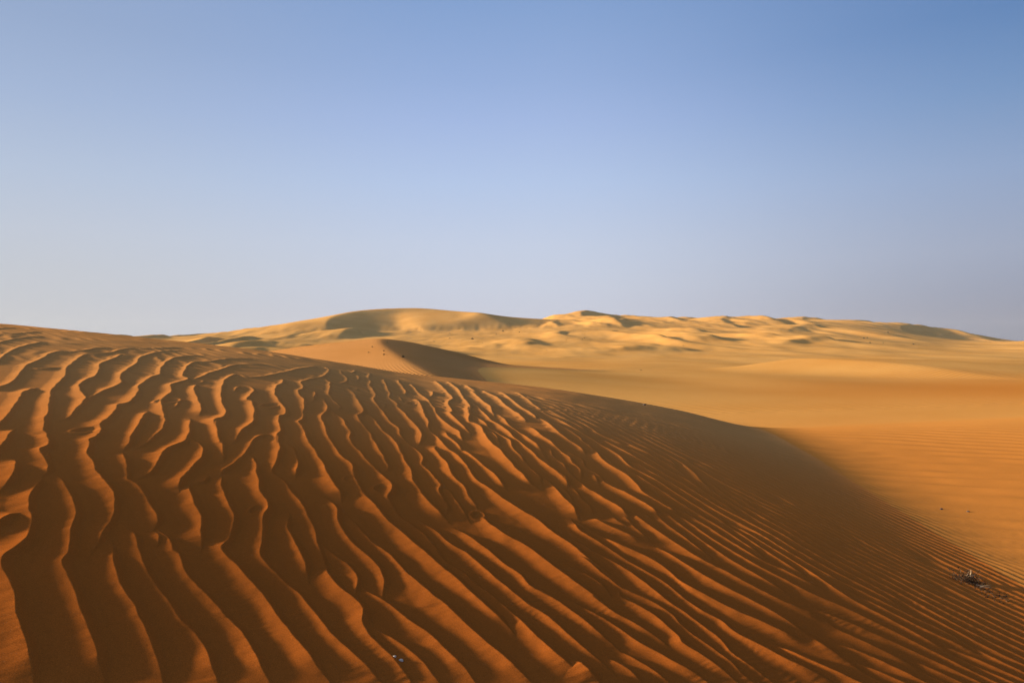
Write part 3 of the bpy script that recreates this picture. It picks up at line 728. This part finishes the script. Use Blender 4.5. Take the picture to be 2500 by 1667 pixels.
def twig(V, Fc, p0, d, ln, r, rs_, bend=.4, segs=4, droop=0.):
    """one tapering, slightly crooked three-sided twig"""
    p = np.array(p0, float); d = np.array(d, float); d /= np.linalg.norm(d); base = len(V); pts = [p.copy()]
    for k in range(segs):
        d = d + rs_.uniform(-bend, bend, 3) * .5; d[2] -= droop; d /= np.linalg.norm(d)
        p = p + d * ln / segs; pts.append(p.copy())
    a = np.cross(d, [.3, .5, .81]); a /= np.linalg.norm(a); b = np.cross(d, a)
    for k, q in enumerate(pts):
        rr = r * (1 - .85 * k / segs)
        for t in range(3):
            an = t * 2.094; V.append(tuple(q + rr * (a * math.cos(an) + b * math.sin(an))))
    for k in range(segs):
        for t in range(3):
            u2 = (t + 1) % 3; Fc.append((base + k * 3 + t, base + k * 3 + u2, base + (k + 1) * 3 + u2, base + (k + 1) * 3 + t))
    return pts
def link(name, me, parent=None, loc=(0, 0, 0)):
    o = bpy.data.objects.new(name, me); scene.collection.objects.link(o); o.location = loc
    if parent: o.parent = parent
    return o
def empty(name, loc, rz=0, sc=1.0):
    o = bpy.data.objects.new(name, None); scene.collection.objects.link(o); o.location = loc; o.rotation_euler = (0, 0, rz); o.scale = (sc, sc, sc); return o

# dry tuft at the foot of the shaded flank
rs_ = np.random.RandomState(21)
tx, ty = spot(2362, 1420); tz = sand_at(tx, ty)
root = empty("dry_shrub", (tx, ty, tz - .01)); tag(root, "small dead brown shrub at the foot of the foreground dune", "shrub")
V, Fc = [], []; ends = []
for k in range(46):
    an = rs_.rand() * 6.283; el = rs_.uniform(.25, 1.2)
    d = (math.cos(an) * math.cos(el), math.sin(an) * math.cos(el), math.sin(el))
    ends.append(twig(V, Fc, (rs_.uniform(-.05, .05), rs_.uniform(-.03, .03), 0), d, rs_.uniform(.06, .15), .0026, rs_, .7, 5))
link("branch", mesh_from("branch", V, Fc, M_TWIG), root)
V, Fc = [], []
for e in ends:
    for q in e[2:]:
        for _ in range(5):
            c = q + rs_.uniform(-.012, .012, 3); u1 = rs_.uniform(-1, 1, 3) * .008; u2 = rs_.uniform(-1, 1, 3) * .005; b0 = len(V)
            V += [tuple(c - u1), tuple(c + u2), tuple(c + u1), tuple(c - u2)]; Fc.append((b0, b0 + 1, b0 + 2, b0 + 3))
lo = link("foliage", mesh_from("foliage", V, Fc, M_TWIG), root); lo['kind'] = 'stuff'
V, Fc = [], []
for k in range(5):
    twig(V, Fc, (rs_.uniform(-.02, .03), rs_.uniform(-.03, .0), .06), (rs_.uniform(-.3, 1), rs_.uniform(-.5, .2), .8), .07, .0035, rs_, .5, 4)
o = link("dead_twig", mesh_from("dead_twig", V, Fc, M_PALE), root); o['label'] = "bleached pale twigs on top"
for nm, px, py, ln, rad_, dirx, lab in [("dead_stick", 2384, 1431, .10, .005, (1, -.25, .06), "short bleached stick lying just right of the dead shrub"),
                                   ("dead_stick", 2399, 1436, .09, .0045, (1, -.1, .10), "bleached stick at the far right end of the shrub litter"),
                                   ("dead_stick", 2340, 1416, .12, .0035, (1, -.6, .03), "thin stick lying left of the dead shrub"),
                                   ("dead_stick", 2412, 1404, .12, .0025, (1, .1, .02), "thin dark stick alone on the sunlit sand above the dead shrub")]:
    V, Fc = [], []
    for k in range(2 if rad_ > .004 else 1): twig(V, Fc, (rs_.uniform(-.02, .02), rs_.uniform(-.02, .02), .006), dirx, ln, rad_, rs_, .35, 5)
    x, y = spot(px, py); tag(link(nm, mesh_from(nm, V, Fc, M_PALE if rad_ > .004 else M_TWIG), None, (x, y, sand_at(x, y) + .002)), lab, "stick", "sticks and litter round the dead shrub")
# drifted litter trailing off the shrub
V, Fc = [], []
for k in range(150):
    t = rs_.rand(); px = 2330 + 130 * t + rs_.normal() * 7; py = 1408 + 58 * t + rs_.normal() * (3 + 4 * t)
    x, y = spot(px, py); z = sand_at(x, y); c = np.array([x, y, z + .004]); u1 = rs_.uniform(-1, 1, 3) * (.011, .011, .005); u2 = rs_.uniform(-1, 1, 3) * (.006, .006, .005); b0 = len(V)
    V += [tuple(c - u1), tuple(c + u2), tuple(c + u1), tuple(c - u2), tuple(c + (0, 0, .007))]; Fc += [(b0, b0 + 1, b0 + 4), (b0 + 1, b0 + 2, b0 + 4), (b0 + 2, b0 + 3, b0 + 4), (b0 + 3, b0, b0 + 4)]
tag(link("plant_litter", mesh_from("plant_litter", V, Fc, M_TWIG)), "scattered dark plant litter trailing right of the dead shrub", None, None, 'stuff')

# pale shell fragments and dark pebbles
def pebble(name, px, py, size, mat, lab, cat, group, flat=.5, seed=1):
    r2 = np.random.RandomState(seed); V, Fc = [], []; n, m = 8, 5
    for i in range(m + 1):
        th = math.pi * i / m
        for j in range(n):
            ph_ = 6.283 * j / n; k = 1 + .22 * math.sin(3 * ph_ + seed) * math.sin(th) + r2.uniform(-.1, .1)
            V.append((size * k * math.sin(th) * math.cos(ph_), size * .62 * k * math.sin(th) * math.sin(ph_), size * flat * math.cos(th)))
    for i in range(m):
        for j in range(n): Fc.append((i * n + j, (i + 1) * n + j, (i + 1) * n + (j + 1) % n, i * n + (j + 1) % n))
    x, y = spot(px, py); o = link(name, mesh_from(name, V, Fc, mat, True), None, (x, y, sand_at(x, y) + size * flat * .35)); o.rotation_euler = (.1, -.15, r2.rand() * .8 - .7)
    tag(o, lab, cat, group)
pebble("shell_fragment", 979, 1613, .0135, M_SHELL, "larger pale shell fragment in a ripple trough at the bottom of the photo", "shell", "pale shell fragments in the ripple trough", .5, 3)
pebble("shell_fragment", 963, 1604, .0095, M_SHELL, "smaller pale shell fragment just left of the larger one in the trough", "shell", "pale shell fragments in the ripple trough", .5, 5)
pebble("pebble", 1573, 989, .045, M_STONE, "lone dark pebble on the brow line of the foreground dune", "pebble", None, .7, 8)
pebble("pebble", 2298, 1243, .022, M_STONE, "dark pebble on the sunlit rippled sand nearest the dark flank", "pebble", "dark pebbles on the sunlit hollow", .6, 9)
pebble("pebble", 2364, 1249, .022, M_STONE, "flat dark pebble on the sunlit ripples further right", "pebble", "dark pebbles on the sunlit hollow", .5, 10)

# shrubs on the dunes further off: one crown and one stem mesh, shared by every copy
def make_shrub(seed, leaves):
    r3 = np.random.RandomState(seed); V, Fc = [], []; E_ = []
    for k in range(16):
        an = r3.rand() * 6.283; el = r3.uniform(.3, 1.3)
        E_.append(twig(V, Fc, (0, 0, -.05), (math.cos(an) * math.cos(el), math.sin(an) * math.cos(el), math.sin(el)), r3.uniform(.35, .62), .012, r3, .5, 4))
    st_me = mesh_from("stem", V, Fc, M_TWIG); V, Fc = [], []
    for e in E_:
        for q in e[1:]:
            for _ in range(leaves):
                c = q + r3.normal(size=3) * .07; c[2] = max(c[2], .0); u1 = r3.uniform(-1, 1, 3) * .05; u2 = r3.uniform(-1, 1, 3) * .04; b0 = len(V)
                V += [tuple(c - u1), tuple(c + u2), tuple(c + u1), tuple(c - u2)]; Fc.append((b0, b0 + 1, b0 + 2, b0 + 3))
    return st_me, mesh_from("foliage", V, Fc, M_LEAF)
KINDS = [make_shrub(s_, 9) for s_ in (31, 32, 33)]
def shrub(px, py, wpx, lab, group, k):
    x, y = spot(px, py, 24); sc = wpx / F * y
    r = empty("desert_shrub", (x, y, sand_at(x, y) - .02 * sc), k * 1.7, sc); tag(r, lab, "shrub", group)
    link("stem", KINDS[k % 3][0], r); f_ = link("foliage", KINDS[k % 3][1], r); f_['kind'] = 'stuff'
G1 = "shrubs on the low rippled dune"
for k, (px, py, w_, lab) in enumerate([(984, 872, 11, "dark dense shrub on the shaded shoulder of the low rippled dune"),
        (937, 866, 7, "small shrub just left of the darkest one on the rippled dune"), (900, 861, 5, "low shrub at the left end of the row on the rippled dune"),
        (909, 847, 5, "small shrub higher up near the top of the rippled dune"), (937, 857, 5, "tiny shrub between the upper and lower rows on the rippled dune"),
        (945, 837, 4, "tiny shrub on the crest of the rippled dune")]):
    shrub(px, py, w_, lab, G1, k)
G2 = "scattered shrubs on the far dunes"
FS = [(1228, 809, 6, "dark shrub right of the crescent dune, the larger of the pair there"), (1212, 817, 4, "small shrub just below the larger one right of the crescent dune"),
      (1268, 811, 4, "small shrub farthest right on the slope beside the crescent dune"), (1153, 828, 8, "wide low shrub in front of the crescent dune's right half"),
      (1178, 838, 3, "tiny shrub below and right of the wide low shrub"), (1125, 841, 3, "tiny shrub at the bottom of the sandy bowl before the crescent dune"),
      (1098, 826, 4, "pale olive shrub in the bowl before the crescent dune"), (1098, 814, 3, "small shrub at the foot of the crescent dune's inner face"),
      (1060, 834, 4, "shrub on the orange patch in the bowl, left side"), (1428, 825, 4, "upper shrub of the tight cluster below the sharp peak"),
      (1421, 829, 4, "lower shrub of the tight cluster below the sharp peak"), (1383, 831, 3, "faint shrub left of the tight cluster below the peak"),
      (1583, 849, 4, "lone shrub on open sand in the middle of the far slope"), (1668, 844, 4, "lone shrub below the small shaded hollow right of centre"),
      (1565, 904, 4, "lone dark shrub on the smooth valley sand, nearest of all"), (1335, 855, 3, "tiny shrub on the sand left of centre near the valley"),
      (2109, 826, 6, "left shrub of the pair on the right-hand far slope"), (2117, 825, 5, "right shrub of the pair on the right-hand far slope"),
      (2168, 812, 6, "shrub highest on the right-hand far slope"), (2125, 837, 5, "shrub below the pair on the right-hand far slope"),
      (2156, 837, 4, "small shrub between the lower one and the lone one at right"), (2230, 841, 6, "lone dark shrub farthest right on the far slope")]
for k, (px, py, w_, lab) in enumerate(FS): shrub(px, py, w_, lab, G2, k + 6)

# ---------------------------------------------------------------- thin dusty air
HAZE = .00011
hb = bpy.data.meshes.new("haze")
x0, x1, y0, y1, z0, z1 = -1320, 1320, -1320, 950, -41.5, 27
hb.from_pydata([(x, y, z) for z in (z0, z1) for y in (y0, y1) for x in (x0, x1)], [],
               [(0, 2, 3, 1), (4, 5, 7, 6), (0, 1, 5, 4), (2, 6, 7, 3), (0, 4, 6, 2), (1, 3, 7, 5)])
hm = bpy.data.materials.new("dusty_air"); hm.use_nodes = True
hn_ = hm.node_tree.nodes; hn_.clear()
ho = hn_.new("ShaderNodeOutputMaterial"); pv = hn_.new("ShaderNodeVolumePrincipled")
pv.inputs['Density'].default_value = HAZE; pv.inputs['Color'].default_value = (.93, .90, .88, 1); pv.inputs['Anisotropy'].default_value = 0
hm.node_tree.links.new(pv.outputs[0], ho.inputs['Volume'])
hb.materials.append(hm)
ho_ = bpy.data.objects.new("haze", hb); scene.collection.objects.link(ho_)
tag(ho_, "thin dusty haze in the desert air", kind='stuff')
